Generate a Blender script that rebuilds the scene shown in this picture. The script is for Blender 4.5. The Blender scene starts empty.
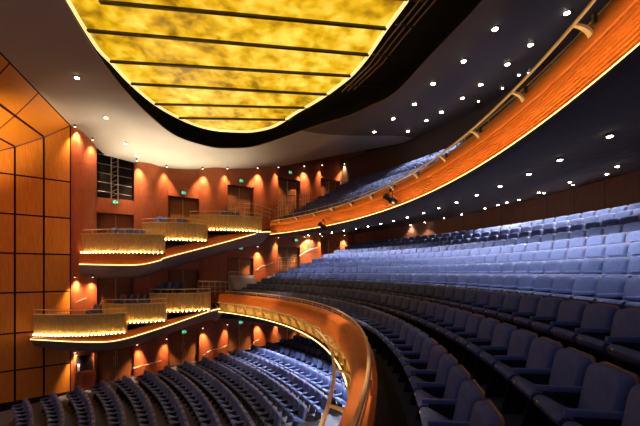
import bpy, math, random
import numpy as np
from mathutils import Vector, Matrix
from mathutils.bvhtree import BVHTree
random.seed(7)
S = bpy.context.scene
COL = S.collection
E = 7.0                      # eye height above the lowest floor
F = 340.0                    # focal length in pixels of the 640 px frame
HZ = 272.0                   # horizon row

# ------------------------------------------------------------ camera, world, exposure
cd = bpy.data.cameras.new('camera'); cam = bpy.data.objects.new('camera', cd); COL.objects.link(cam)
cam.location = (0, 0, E); cam.rotation_euler = (math.pi/2, 0, 0)
cd.sensor_width = 36; cd.lens = F*36/640; cd.shift_y = (HZ-213)/640; cd.clip_start = .05; cd.clip_end = 200
S.camera = cam
w = bpy.data.worlds.new('world'); S.world = w; w.use_nodes = True
w.node_tree.nodes['Background'].inputs[0].default_value = (.72, .74, 1.0, 1)
w.node_tree.nodes['Background'].inputs[1].default_value = .105
S.view_settings.view_transform = 'Standard'; S.view_settings.look = 'None'
S.view_settings.exposure = 0.0; S.view_settings.gamma = 1.0; S.view_settings.use_curve_mapping = False
try:
    S.cycles.use_denoising = True
    S.cycles.use_light_tree = True
    S.cycles.max_bounces = 6; S.cycles.diffuse_bounces = 3; S.cycles.glossy_bounces = 3
    S.cycles.sample_clamp_indirect = 4.0
except Exception: pass

def lamp(name, kind, loc, target, power, color, size=60, blend=.6, radius=.04, parent=None):
    d = bpy.data.lights.new(name, kind); d.energy = power; d.color = color
    if kind == 'SPOT':
        d.spot_size = math.radians(size); d.spot_blend = blend; d.shadow_soft_size = radius
    elif kind == 'AREA': d.size = radius
    else: d.shadow_soft_size = radius
    o = bpy.data.objects.new(name, d); COL.objects.link(o)
    loc = Vector(loc)
    o.rotation_euler = (Vector(target)-loc).to_track_quat('-Z', 'Y').to_euler()
    if parent is not None:
        o.parent = parent; o.location = loc-parent.location
    else: o.location = loc
    return o

WARM = (1.0, .55, .24); AMBER = (1.0, .50, .16); WHITE = (1.0, .90, .78); COOL = (.88, .92, 1.0)

# ------------------------------------------------------------ plan of the house
C = np.array([-16.34, 6.85])          # centre of the two balcony arcs
CS = np.array([-26.5, .8])            # centre of the stalls rows
W0 = np.array([-10.94, 20.0]); WD = np.array([.854, .5203]); WN = np.array([.5203, -.854]); PITCH = 3.68
WANG = math.atan2(WD[1], WD[0])
CW = float(WN@(C-W0))                 # distance of C from the far wall
def wl(k, d=0.0): return W0+WD*PITCH*k+WN*d
def kof(p): return float(WD@(np.array(p[:2])-W0))/PITCH
def dof(p): return float(WN@(np.array(p[:2])-W0))
def onwall(px, py, d):
    q = (px-320)/F
    Y = (WN@W0*1.0+d)/(WN[0]*q+WN[1]); return np.array([q*Y, Y, E+(HZ-py)*Y/F])
def azmax(R, m=0.0): return math.atan2(WN[1], WN[0])+math.acos(max(-1, min(1, -(CW-m)/R)))
def pol(R, a, c=C): return c+R*np.array([math.cos(a), math.sin(a)])
def proj(p):
    if p[1] < .1: return None
    return (320+F*p[0]/p[1], HZ-F*(p[2]-E)/p[1])

# added spots without fixtures: on panels, parapet and front rows; others lift the plaster
for (loc, tg, pw_, sz, col) in (((-7.0, 9.0, E+7.9), (-13.9, 17.6, E+.5), 1900, 60, (1.0, .72, .42)), ((-7.0, 9.0, E+7.9), (-14.6, 16.6, E-4.0), 1000, 36, (1.0, .62, .36)),
        ((-11.5, 8.0, E-2.5), (-14.9, 12.8, E+5.6), 17000, 44, (1.0, .66, .34)),
        ((-2.5, 9.0, E+8.0), (.35, 3.7, E-1.4), 4600, 9, (1.0, .66, .40)), ((-3.0, 10.0, E+8.0), (.4, 9.5, E-1.6), 4200, 13, (1.0, .66, .40)), ((-4.0, 10.0, E+8.0), (-3.0, 17.2, E-1.6), 5000, 19, (1.0, .66, .40)),
        ((-4.0, 5.0, E+7.6), (2.3, 4.6, E-.9), 230, 50, (.55, .62, 1.0))):
    lamp('added_wash', 'SPOT', loc, tg, pw_, col, sz, .9, .15)
for k, e_ in ((-.3, 190), (.25, 200), (.75, 170), (1.25, 110), (1.7, 50)):
    q = wl(k, 1.0); lamp('added_uplight', 'SPOT', (*q, E+4.4), (*(q+WN*.9), E+7.2), e_*2.9, (1.0, .84, .60), 110, .95, .1)  # upward spots added to brighten the plaster, no fixture modelled
# ------------------------------------------------------------ mesh helper
class MB:
    def __init__(s): s.v = []; s.f = []; s.uv = []
    def add(s, vs, fs, uvs=None):
        b = len(s.v); s.v += [tuple(map(float, p)) for p in vs]
        for i, f in enumerate(fs):
            s.f.append(tuple(b+j for j in f)); s.uv.append(uvs[i] if uvs else None)
        return s
    def box(s, c, d, ang=0.0, M=None):
        vs = []
        for z in (-.5, .5):
            for x, y in ((-.5, -.5), (.5, -.5), (.5, .5), (-.5, .5)):
                p = Vector((x*d[0], y*d[1], z*d[2]))
                p = (M@p) if M is not None else Matrix.Rotation(ang, 3, 'Z')@p
                vs.append((c[0]+p[0], c[1]+p[1], c[2]+p[2]))
        return s.add(vs, [(3, 2, 1, 0), (4, 5, 6, 7), (0, 1, 5, 4), (1, 2, 6, 5), (2, 3, 7, 6), (3, 0, 4, 7)])
    def tube(s, pts, r, n=8, cap=True):
        pts = [Vector(p) for p in pts]; vs = []; fs = []
        for i, p in enumerate(pts):
            t = (pts[min(i+1, len(pts)-1)]-pts[max(i-1, 0)]).normalized()
            u = t.cross(Vector((0, 0, 1)))
            if u.length < 1e-3: u = Vector((1, 0, 0))
            u.normalize(); w_ = u.cross(t)
            for k in range(n):
                a = 2*math.pi*k/n; vs.append(p+u*math.cos(a)*r+w_*math.sin(a)*r)
        for i in range(len(pts)-1):
            for k in range(n):
                fs.append((i*n+k, i*n+(k+1) % n, (i+1)*n+(k+1) % n, (i+1)*n+k))
        if cap: fs.append(tuple(range(n))); fs.append(tuple((len(pts)-1)*n+k for k in reversed(range(n))))
        return s.add(vs, fs)
    def grid(s, rows, closed=False, flip=False):
        n = len(rows[0]); vs = [p for r in rows for p in r]; fs = []; uvs = []
        L = [0.0]
        for i in range(1, len(rows)): L.append(L[-1]+float(np.linalg.norm(np.array(rows[i][0])-np.array(rows[i-1][0]))))
        Vv = [0.0]
        for j in range(1, n+1): Vv.append(Vv[-1]+float(np.linalg.norm(np.array(rows[0][j % n])-np.array(rows[0][j-1]))))
        for i in range(len(rows)-1):
            for j in range(n if closed else n-1):
                q = (i*n+j, (i+1)*n+j, (i+1)*n+(j+1) % n, i*n+(j+1) % n)
                u = ((L[i], Vv[j]), (L[i+1], Vv[j]), (L[i+1], Vv[j+1]), (L[i], Vv[j+1]))
                if flip: q = q[::-1]; u = u[::-1]
                fs.append(q); uvs.append(u)
        if closed:
            fs.append(tuple(range(n))[::1]); uvs.append(None)
            fs.append(tuple((len(rows)-1)*n+j for j in reversed(range(n)))); uvs.append(None)
        return s.add(vs, fs, uvs)
    def arc(s, prof, a0, a1, n=80, c=C, closed=True, m=None):
        """prof: (R,z) list revolved about c; m: stop at distance m from the far wall"""
        rows = []
        for i in range(n+1):
            row = []
            for (R, z) in prof:
                b = azmax(R, m) if m is not None else a1
                p = pol(R, a0+(b-a0)*i/n, c); row.append((p[0], p[1], z))
            rows.append(row)
        return s.grid(rows, closed=closed)
    def lathe(s, prof, c, n=12, M=None):
        rows = []
        vs = []; fs = []
        for (r, z) in prof:
            for k in range(n):
                a = 2*math.pi*k/n; p = Vector((r*math.cos(a), r*math.sin(a), z))
                if M is not None: p = M@p
                vs.append((c[0]+p[0], c[1]+p[1], c[2]+p[2]))
        for i in range(len(prof)-1):
            for k in range(n): fs.append((i*n+k, i*n+(k+1) % n, (i+1)*n+(k+1) % n, (i+1)*n+k))
        fs.append(tuple(reversed(range(n)))); fs.append(tuple((len(prof)-1)*n+k for k in range(n)))
        return s.add(vs, fs)
    def prism(s, poly, z0, z1):
        n = len(poly); vs = [(p[0], p[1], z0) for p in poly]+[(p[0], p[1], z1) for p in poly]
        return s.add(vs, [tuple(reversed(range(n))), tuple(range(n, 2*n))]+[(i, (i+1) % n, n+(i+1) % n, n+i) for i in range(n)])
    def build(s, name, mat, parent=None, smooth=False, origin=None):
        me = bpy.data.meshes.new(name)
        v = np.array(s.v, dtype=float)
        if parent is not None: o0 = np.array(wpos(parent))
        elif origin is not None: o0 = np.array(origin, dtype=float)
        else: o0 = np.array([(v[:, 0].min()+v[:, 0].max())/2, (v[:, 1].min()+v[:, 1].max())/2, v[:, 2].min()])
        me.from_pydata((v-o0).tolist(), [], s.f)
        if any(u is not None for u in s.uv):
            ul = me.uv_layers.new(name='UVMap').data; k = 0
            for f, u in zip(s.f, s.uv):
                for j in range(len(f)):
                    ul[k].uv = u[j] if u else (0, 0); k += 1
        me.materials.append(mat)
        if smooth:
            me.polygons.foreach_set('use_smooth', [True]*len(me.polygons))
            try: me.set_sharp_from_angle(angle=math.radians(40))
            except Exception: pass
        me.update()
        o = bpy.data.objects.new(name, me); COL.objects.link(o)
        if parent is not None: o.parent = parent
        else: o.location = o0
        return o
def wpos(o):
    p = Vector(o.location)
    while o.parent is not None: o = o.parent; p = p+o.location
    return p
def tag(o, label=None, cat=None, group=None, kind=None):
    if label: o['label'] = label
    if cat: o['category'] = cat
    if group: o['group'] = group
    if kind: o['kind'] = kind
    return o
def thing(name, label, cat, loc, group=None, rz=0.0):
    o = bpy.data.objects.new(name, None); COL.objects.link(o); o.location = loc; o.rotation_euler = (0, 0, rz)
    o.empty_display_size = .1
    return tag(o, label, cat, group)
def struct(o, label, cat): return tag(o, label, cat, kind='structure')
def unit(name, fn):
    """a mesh in its own local frame (for copies)"""
    m = MB(); fn(m); return m

# ------------------------------------------------------------ materials
def mat(name, color, rough=.6, metal=0.0, emit=None, es=0.0, spec=.5):
    m = bpy.data.materials.new(name); m.use_nodes = True
    b = m.node_tree.nodes['Principled BSDF']
    b.inputs['Base Color'].default_value = (*color, 1); b.inputs['Roughness'].default_value = rough
    b.inputs['Metallic'].default_value = metal; b.inputs['Specular IOR Level'].default_value = spec
    if emit: b.inputs['Emission Color'].default_value = (*emit, 1); b.inputs['Emission Strength'].default_value = es
    return m
def noisy(m, c1, c2, scale=(1, 1, 1), ns=4.0, detail=4, lo=.35, hi=.65, coord='Object', bump=0.0, dist=0.0):
    nt = m.node_tree; b = nt.nodes['Principled BSDF']
    tc = nt.nodes.new('ShaderNodeTexCoord'); mp = nt.nodes.new('ShaderNodeMapping'); mp.inputs['Scale'].default_value = scale
    nz = nt.nodes.new('ShaderNodeTexNoise'); nz.inputs['Scale'].default_value = ns; nz.inputs['Detail'].default_value = detail
    nz.inputs['Distortion'].default_value = dist
    cr = nt.nodes.new('ShaderNodeValToRGB'); cr.color_ramp.elements[0].position = lo; cr.color_ramp.elements[1].position = hi
    cr.color_ramp.elements[0].color = (*c1, 1); cr.color_ramp.elements[1].color = (*c2, 1)
    nt.links.new(tc.outputs[coord], mp.inputs[0]); nt.links.new(mp.outputs[0], nz.inputs[0])
    nt.links.new(nz.outputs['Fac'], cr.inputs[0]); nt.links.new(cr.outputs[0], b.inputs['Base Color'])
    if bump:
        bp = nt.nodes.new('ShaderNodeBump'); bp.inputs['Strength'].default_value = bump; bp.inputs['Distance'].default_value = .02
        nt.links.new(nz.outputs['Fac'], bp.inputs['Height']); nt.links.new(bp.outputs[0], b.inputs['Normal'])
    return m, cr
def seams(m, cr, axis, period, width, coord='UV', dark=.25):
    """thin dark joints at a fixed spacing along one coordinate"""
    nt = m.node_tree; b = nt.nodes['Principled BSDF']
    tc = nt.nodes.new('ShaderNodeTexCoord'); sp = nt.nodes.new('ShaderNodeSeparateXYZ'); nt.links.new(tc.outputs[coord], sp.inputs[0])
    d = nt.nodes.new('ShaderNodeMath'); d.operation = 'DIVIDE'; d.inputs[1].default_value = period; nt.links.new(sp.outputs[axis], d.inputs[0])
    fr = nt.nodes.new('ShaderNodeMath'); fr.operation = 'FRACT'; nt.links.new(d.outputs[0], fr.inputs[0])
    lt = nt.nodes.new('ShaderNodeMath'); lt.operation = 'LESS_THAN'; lt.inputs[1].default_value = width/period; nt.links.new(fr.outputs[0], lt.inputs[0])
    mx = nt.nodes.new('ShaderNodeMix'); mx.data_type = 'RGBA'; mx.blend_type = 'MULTIPLY'
    src = b.inputs['Base Color'].links[0].from_socket
    nt.links.new(lt.outputs[0], mx.inputs['Factor']); nt.links.new(src, mx.inputs[6]); mx.inputs[7].default_value = (dark, dark, dark, 1)
    nt.links.new(mx.outputs[2], b.inputs['Base Color'])
M = {}
M['panel'], _c = noisy(mat('honey_veneer', (.5, .2, .04), .42), (.55, .20, .018), (.68, .27, .028), (6, 6, .35), 5)
M['redwood'], _c = noisy(mat('red_veneer', (.4, .13, .05), .45), (.38, .095, .030), (.52, .14, .045), (7, 7, .4), 5); seams(M['redwood'], _c, 2, 1.45, .02, 'Object', .55)
M['door'], _c = noisy(mat('door_veneer', (.3, .1, .03), .45), (.27, .095, .03), (.36, .14, .04), (9, 9, .4), 5)
M['fascia'], _c = noisy(mat('fascia_veneer', (.5, .2, .04), .5, spec=.3), (.58, .15, .022), (.70, .21, .032), (1, 1, 9), 3)
M['backwall'], _c = noisy(mat('back_wall_veneer', (.2, .08, .04), .5), (.20, .075, .04), (.26, .10, .05), (6, 6, .4), 5); seams(M['backwall'], _c, 0, 1.25, .03)
M['gold'], _c = noisy(mat('gold_leaf_panel', (.7, .45, .14), .42, .25), (.56, .36, .10), (.84, .60, .22), (14, 14, .8), 4, bump=.35)
M['goldrib'] = mat('gold_cove', (.52, .36, .10), .5, .3)
M['brass'] = mat('satin_brass', (.86, .62, .30), .4, .45)
M['palegold'] = mat('pale_gold_tube', (.86, .72, .42), .45, .2)
M['black'] = mat('matt_black', (.012, .011, .010), .8, spec=.15)
M['blackmetal'] = mat('black_metal', (.03, .03, .032), .45, .3)
M['gapblack'] = mat('shadow_gap', (.02, .012, .008), .9, spec=.1)
M['plaster'], _c = noisy(mat('taupe_plaster', (.5, .45, .38), .7), (.37, .33, .27), (.39, .35, .29), (1, 1, 1), 1.2)
M['darkceil'], _c = noisy(mat('charcoal_plaster', (.07, .06, .06), .75), (.105, .072, .048), (.12, .083, .056), (1, 1, 1), 1.0)
M['soffit'] = mat('charcoal_soffit', (.10, .069, .047), .85, spec=.2)
M['softgrey'] = mat('lilac_grey_plaster', (.34, .32, .34), .75)
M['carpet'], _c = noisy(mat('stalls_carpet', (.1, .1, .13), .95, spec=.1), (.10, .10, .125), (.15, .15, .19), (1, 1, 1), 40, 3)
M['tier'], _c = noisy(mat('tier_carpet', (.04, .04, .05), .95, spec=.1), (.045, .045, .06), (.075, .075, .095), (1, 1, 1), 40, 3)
M['fabric'], _c = noisy(mat('blue_velvet', (.12, .16, .4), .85, spec=.2), (.09, .125, .29), (.115, .155, .345), (1, 1, 1), 9, 3)
M['shell'] = mat('seat_back_veneer', (.22, .13, .085), .45)
M['standard'] = mat('seat_frame_black', (.018, .018, .024), .5)
M['step'] = mat('pale_aisle_carpet', (.62, .62, .72), .9)
M['steel'] = mat('brushed_steel', (.62, .62, .62), .35, .9)
M['led'] = mat('warm_led', (.9, .7, .4), .5, emit=(1.0, .56, .19), es=5.0)
M['bulb'] = mat('warm_bulb', (.9, .7, .4), .5, emit=(1.0, .62, .22), es=60.0)
M['lens'] = mat('downlight_lens', (.9, .85, .75), .5, emit=(1.0, .86, .66), es=40.0)
M['spotlens'] = mat('wall_spot_lens', (.9, .8, .65), .5, emit=(1.0, .66, .40), es=14.0)
M['green'] = mat('exit_green', (.0, .45, .18), .5, emit=(.0, .50, .17), es=.40)
M['signwhite'] = mat('exit_white', (.85, .95, .9), .5, emit=(.75, 1.0, .85), es=.8)
M['cliplens'] = mat('dark_glass', (.015, .015, .018), .3, spec=.2)

# ------------------------------------------------------------ stalls floor
R_ST0 = float(np.linalg.norm(np.array([-9.84-.854*4.55, 18.19-.52*4.55])-CS))
def stalls_z(R): return E-6.77+.112*(R-R_ST0)/.975
def radial_clip(R, c, m):     # azimuth about c where radius R meets the wall offset m
    dd = float(WN@(c-W0)); return math.atan2(WN[1], WN[0])+math.acos(max(-1, min(1, -(dd-m)/R)))
m = MB(); rows = []
for i in range(61):
    row = []
    for j in range(31):
        R = 6+j*1.1
        b = radial_clip(R, CS, -.4); a0 = math.radians(-20)
        p = pol(R, a0+(b-a0)*i/60, CS); row.append((p[0], p[1], stalls_z(R)))
    rows.append(row)
m.grid(rows, flip=True)
struct(m.build('floor', M['carpet']), 'dark grey carpeted stalls floor sloping gently up to the rear', 'floor')

# ------------------------------------------------------------ proscenium side wall (honey panel grid)
PW = np.array([-13.42, 18.3]); PD = np.array([-.788, -.616]); PN = np.array([.616, -.788])
def pw(t, d=0.0): return PW+PD*t+PN*d
def foldz(t): return E+7.9-.87*t+.058*t*t
TC = [1.12*k for k in range(8)]
ZL = [E-6.46, E-4.9, E-3.05, E-1.03, E+.93, E+2.88, E+4.84]
bk = MB()
rws = []
for i in range(33):
    t = -.05+i*7.9/32; p = pw(t, -.04); rws.append([(p[0], p[1], E-7.3), (p[0], p[1], foldz(t)+.0)])
bk.grid(rws)
wall_l = struct(bk.build('wall_left', M['gapblack']), 'proscenium side wall of square honey coloured veneer panels with black joints', 'wall')
g = .042
pm = MB()
for k in range(7):
    t0, t1 = TC[k]+g, TC[k+1]-g
    for r in range(len(ZL)):
        z0 = ZL[r]+g
        zt0 = ZL[r+1]-g if r+1 < len(ZL) else 1e9; zt1 = zt0
        zt0 = min(zt0, foldz(t0)-g*1.2); zt1 = min(zt1, foldz(t1)-g*1.2)
        if zt0 < z0+.08: continue
        zt1 = max(zt1, z0+.01)
        a, b = pw(t0, .0), pw(t1, .0); a2, b2 = pw(t0, -.03), pw(t1, -.03)
        vs = [(a[0], a[1], z0), (b[0], b[1], z0), (b[0], b[1], zt1), (a[0], a[1], zt0), (a2[0], a2[1], z0), (b2[0], b2[1], z0), (b2[0], b2[1], zt1), (a2[0], a2[1], zt0)]
        pm.add(vs, [(0, 1, 2, 3), (0, 4, 5, 1), (1, 5, 6, 2), (2, 6, 7, 3), (3, 7, 4, 0)])
pm.build('veneer_panels', M['panel'], wall_l)
sk = MB()
rws = []
for i in range(17):
    t = -.05+i*7.9/16
    rws.append([(*pw(t, .03), E-7.2), (*pw(t, .03), E-6.5), (*pw(t, -.03), E-6.5)])
sk.grid(rws); struct(sk.build('baseboard_left', M['black']), 'black plinth under the honey veneer panels', 'baseboard')
# raking header panels from the fold up to the plaster ceiling
HD = np.array([.398, -.908, -.112])
def hp(t, s, d=0.0):
    p = pw(t); z = foldz(t); q = np.array([p[0], p[1], z])+HD*s
    return q-np.array([0, 0, -1])*0+np.array([0, 0, d])
hb = MB(); hb.grid([[tuple(hp(-.03+i*7.7/24, s, .05)) for s in (-.05, 4, 8, 12, 15)] for i in range(25)])
head = struct(hb.build('wall_header', M['gapblack']), 'overhead proscenium return of glowing orange veneer panels', 'wall')
hm = MB()
def sl(j, t): return [0, 4.83, 7.56, 10.3, 13.0][j]-(1.1*t if j else 0)
for k in range(6):
    t0, t1 = TC[k]+g, TC[k+1]-g
    for j in range(4):
        s00, s01 = max(sl(j, t0), 0)+g, sl(j+1, t0)-g; s10, s11 = max(sl(j, t1), 0)+g, sl(j+1, t1)-g
        if s01 < s00+.05 or s11 < s10-.0: continue
        n = 4; up = []; 
        rr = []
        for a in range(n+1):
            t = t0+(t1-t0)*a/n
            x0 = max(sl(j, t), 0)+g; x1 = sl(j+1, t)-g
            rr.append([tuple(hp(t, x0)), tuple(hp(t, x1))])
        hm.grid(rr)
hm.build('veneer_panels', M['panel'], head)

# ------------------------------------------------------------ far side wall: niches and bowed veneer columns
KMAX = 6
m = MB(); rws = []
for i in range(29):
    k = -1.0+i*(KMAX+1.0)/28; p = wl(k, -.42)
    rws.append([(p[0], p[1], E-7.2), (p[0], p[1], E+10.5)])
m.grid(rws)
struct(m.build('wall_far', M['door']), 'far side wall of dark veneer set back between bowed columns', 'wall')
CEILTOP = {}
for j in range(-1, 6):
    m = MB(); n = 12; poly = []; zt = E+(8.0, 6.9, 7.4, 8.3, 9.0, 9.7, 10.3)[j+1]
    k0 = j if j > -1 else -.84
    for i in range(n+1):
        u = i/n; k = k0+(j+.5-k0)*u; p = wl(k, .02+.30*math.sin(math.pi*u)**.8 if 0 < u < 1 else .02); poly.append(p)
    b1, b0 = wl(j+.5, -.42), wl(k0, -.42)
    rws = [[(*b0, E-7.2), (*b0, zt)]]+[[(p[0], p[1], E-7.2), (p[0], p[1], zt)] for p in poly]+[[(*b1, E-7.2), (*b1, zt)]]
    m.grid(rws)
    nm = ['beside the honey panels', 'right of the dark truss opening', 'second right of the truss opening', 'third right of the truss opening', 'fourth right of the truss opening', 'fifth right of the truss opening', 'furthest from the stage'][j+1]
    struct(m.build('column', M['redwood'], smooth=True), 'bowed red-brown veneer wall column '+nm, 'column')

# ------------------------------------------------------------ suspended plaster ceiling with the large oval opening
ZC = E+7.3
def P3(p, z): return (float(p[0]), float(p[1]), float(z))
def edge(s): q = np.array([*PW, E+7.9])+HD*s; return tuple(q)
def conez(R): return ZC+.22*(R-20.6)
inner = [(-5.2, 4.2), (-6.3, 7.2), (-6.84, 9.1), (-7.15, 10.1), (-7.6, 12), (-7.9, 14.1), (-7.96, 16.2), (-7.7, 18.4), (-6.4, 19.9), (-5.3, 20.1), (-4.1, 19.95),
         (-3.0, 19.3), (-1.84, 18.4), (-.9, 17.6), (.1, 16.8), (1.27, 16.0), (2.2, 15.0), (3.05, 13.9), (3.72, 11.5), (4.35, 9.25), (4.6, 7.4), (4.5, 5.0), (4.2, 2.5), (3.8, .5)]
outer = [edge(15), edge(11.5), edge(9.4), edge(8.0), edge(5.6), edge(3.2), edge(0), P3(wl(-.392), E+6.62), P3(wl(.25), E+6.30), P3(wl(.8), E+6.50), P3(wl(1.35), E+6.85), P3(wl(1.9), E+7.2), P3(wl(2.45), E+7.6)]
for i in range(13, len(inner)):
    p = np.array(inner[i]); a = math.atan2(p[1]-C[1], p[0]-C[0]); R = 28.4
    for _ in range(1):
        if a > azmax(R): 
            lo, hi = 10., 60.
            for _ in range(50):
                mid = (lo+hi)/2
                if dof(pol(mid, a)) > 0: lo = mid
                else: hi = mid
            R = lo
    q = pol(R, a); outer.append((q[0], q[1], conez(R)+.0))
def catmull(pts, n):
    out = []
    P = [np.array(p, float) for p in pts]
    for i in range(len(P)-1):
        p0, p1, p2, p3 = P[max(i-1, 0)], P[i], P[i+1], P[min(i+2, len(P)-1)]
        for k in range(n):
            t = k/n; out.append(.5*((2*p1)+(-p0+p2)*t+(2*p0-5*p1+4*p2-p3)*t*t+(-p0+3*p1-3*p2+p3)*t**3))
    out.append(P[-1]); return out
NS = 5
ic = catmull([(*p, ZC) for p in inner], NS)
oc = []
for i in range(len(outer)-1):
    for k in range(NS): oc.append(np.array(outer[i])+(np.array(outer[i+1])-np.array(outer[i]))*k/NS)
oc.append(np.array(outer[-1]))
NX = 10; split = 13*NS
lines = []
for a, b in zip(oc, ic):
    row = []
    for k in range(NX+1):
        u = k/NX; p = a+(b-a)*u
        z = a[2]+(b[2]-a[2])*(u*u*(3-2*u)*.6+u*.4); row.append((p[0], p[1], z))
    row.append((b[0], b[1], b[2]+.04)); lines.append(row)
mr = MB(); mr.grid(lines[:split+1])
ring = struct(mr.build('ceiling', M['plaster'], smooth=True), 'smooth taupe plaster ceiling sweeping round the oval opening', 'ceiling')
mu = MB(); mu.grid(lines[split:])
upc = struct(mu.build('ceiling_gallery', M['darkceil'], smooth=True), 'dark charcoal ceiling over the upper balcony, dotted with downlights', 'ceiling')
def bvh(mb): return BVHTree.FromPolygons([Vector(v) for v in mb.v], mb.f)
BV_RING, BV_UP = bvh(mr), bvh(mu)
def cast(bv, px, py):
    d = Vector(((px-320)/F, 1, (HZ-py)/F)).normalized()
    h = bv.ray_cast(Vector((0, 0, E)), d)
    return (h[0], h[1]) if h[0] is not None else (None, None)
def ceil_at(x, y):
    for bv in (BV_RING, BV_UP):
        h = bv.ray_cast(Vector((x, y, E+3)), Vector((0, 0, 1)))
        if h[0] is not None: return h[0].z
    return conez(np.hypot(x-C[0], y-C[1]))
# black service void above the opening
m = MB()
m.grid([[(*(p[:2]+(p[:2]-np.array([-1.5, 11.]))*.22), ZC+.3), (*(p[:2]+(p[:2]-np.array([-1.5, 11.]))*.22), E+10.6)] for p in ic])
m.add([(-16, -3, E+10.6), (14, -3, E+10.6), (14, 34, E+10.6), (-16, 34, E+10.6)], [(0, 1, 2, 3)])
struct(m.build('ceiling_void', M['black']), 'black service void above the oval ceiling opening', 'ceiling')

# ---- luminous ceiling
def gz(X, Y):
    s = Y-.12*X
    return E+9.0-.9*max(0, (s-11)/10)**2
glow_px = [(52, -28), (60.5, -12), (68.6, 0), (82, 23), (98, 48), (111.5, 62), (130.5, 82.5), (154.5, 103), (178.6, 117), (197.5, 125), (214.6, 129), (233, 130.5), (252.5, 130.6), (271.6, 126.5), (284, 120), (296.8, 111.5), (312, 103), (327, 93.5), (341, 83), (354, 72), (368.7, 54), (386.7, 27), (406.5, 0), (424, -28)]
def onglow(px, py):
    q = (px-320)/F; r = (HZ-py)/F; lo, hi = 2., 60.
    for _ in range(60):
        y = (lo+hi)/2
        if E+r*y < gz(q*y, y): lo = y
        else: hi = y
    return np.array([q*lo, lo, gz(q*lo, lo)])
gp = [onglow(*p) for p in glow_px]
gp = catmull(gp, 3); gp = [np.array([p[0], p[1], gz(p[0], p[1])]) for p in gp]
def marble(name):
    m = bpy.data.materials.new(name); m.use_nodes = True; nt = m.node_tree; b = nt.nodes['Principled BSDF']
    tc = nt.nodes.new('ShaderNodeTexCoord')
    n1 = nt.nodes.new('ShaderNodeTexNoise'); n1.inputs['Scale'].default_value = .55; n1.inputs['Detail'].default_value = 3; n1.inputs['Distortion'].default_value = .3
    n2 = nt.nodes.new('ShaderNodeTexNoise'); n2.inputs['Scale'].default_value = 1.7; n2.inputs['Detail'].default_value = 2; n2.inputs['Distortion'].default_value = .2
    mx = nt.nodes.new('ShaderNodeMix'); mx.inputs['Factor'].default_value = .55
    nt.links.new(tc.outputs['Object'], n1.inputs[0]); nt.links.new(tc.outputs['Object'], n2.inputs[0])
    nt.links.new(n1.outputs['Fac'], mx.inputs[2]); nt.links.new(n2.outputs['Fac'], mx.inputs[3])
    cr = nt.nodes.new('ShaderNodeValToRGB'); e = cr.color_ramp.elements
    e[0].position = .36; e[0].color = (.26, .12, .001, 1); e[1].position = .64; e[1].color = (1.0, .66, .075, 1)
    x = e.new(.50); x.color = (.70, .385, .004, 1)
    nt.links.new(mx.outputs[0], cr.inputs[0])
    nt.links.new(cr.outputs[0], b.inputs['Emission Color']); b.inputs['Emission Strength'].default_value = 1.22
    b.inputs['Base Color'].default_value = (.15, .1, .02, 1); b.inputs['Roughness'].default_value = .6
    return m
M['marble'] = marble('backlit_amber_sheet')
lc = thing('luminous_ceiling', 'huge oval backlit amber marbled ceiling panel crossed by dark beams', 'ceiling light', (float(np.mean([p[0] for p in gp])), float(np.mean([p[1] for p in gp])), E+8.2))
m = MB(); cen = np.mean(gp, axis=0); NR = 12
rws = []
for p in gp+[gp[0]]:
    row = []
    for k in range(NR+1):
        q = cen+(p-cen)*k/NR; row.append((q[0], q[1], gz(q[0], q[1])))
    rws.append(row)
m.grid(rws); m.build('diffuser', M['marble'], lc, smooth=True)
m = MB()
M['beam'] = mat('dark_bronze_beam', (.06, .042, .015), .6); M['edgeglow'] = mat('edge_tube_light', (.9, .8, .5), .5, emit=(1.0, .74, .30), es=1.15)
m.tube([p+np.array([0, 0, -.04]) for p in gp], .065, 8); m.build('edge_light', M['edgeglow'], lc)
for (x0, y0, x1, y1) in ((62, -30, 424, -2), (99.5, 0, 386.7, 27), (87.5, 29, 369, 53.5), (110, 60, 351, 74.8), (130.5, 82.5, 329, 93.5), (154.5, 103, 311, 107), (178.6, 117, 292, 119)):
    a, b = onglow(x0, y0), onglow(x1, y1); bm = MB(); rws = []
    for i in range(13):
        p = a+(b-a)*i/12; z = gz(p[0], p[1])-.02; dv = .06
        rws.append([(p[0]-.0, p[1]-dv, z-.08), (p[0], p[1]+dv, z-.08), (p[0], p[1]+dv, z), (p[0], p[1]-dv, z)])
    bm.grid(rws, closed=True); bm.build('beam', M['beam'], lc)

# ------------------------------------------------------------ balcony tiers
A0 = math.radians(-34)
RA = 18.19
NROW = 11
def row_R(r): return RA+.92*r
def row_floor(r): return E-1.05+.34*r-.97
prof = [(17.22, E-2.30), (17.22, row_floor(0))]
for r in range(NROW):
    r1 = row_R(r)+.34 if r < NROW-1 else 28.7
    prof.append((r1, row_floor(r)))
    if r < NROW-1: prof.append((r1, row_floor(r+1)))
prof += [(28.7, E-.4), (21, E-3.3), (18.5, E-3.05)]
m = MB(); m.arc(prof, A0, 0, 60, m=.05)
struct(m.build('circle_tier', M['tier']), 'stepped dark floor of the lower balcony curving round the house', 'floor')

# soffit heights along the back of the circle
def soff_back(a):
    x = np.interp(math.degrees(a), [-34, -8, 10, 22, 37, 52], [4.3, 4.13, 3.75, 3.55, 3.35, 3.1]); return E+float(x)
RBK = 28.6
def arc_var(mb, a0, a1f, n, fn, flip=False):
    rows = []
    for i in range(n+1): rows.append(fn(i/n))
    mb.grid(rows, flip=flip)
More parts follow.
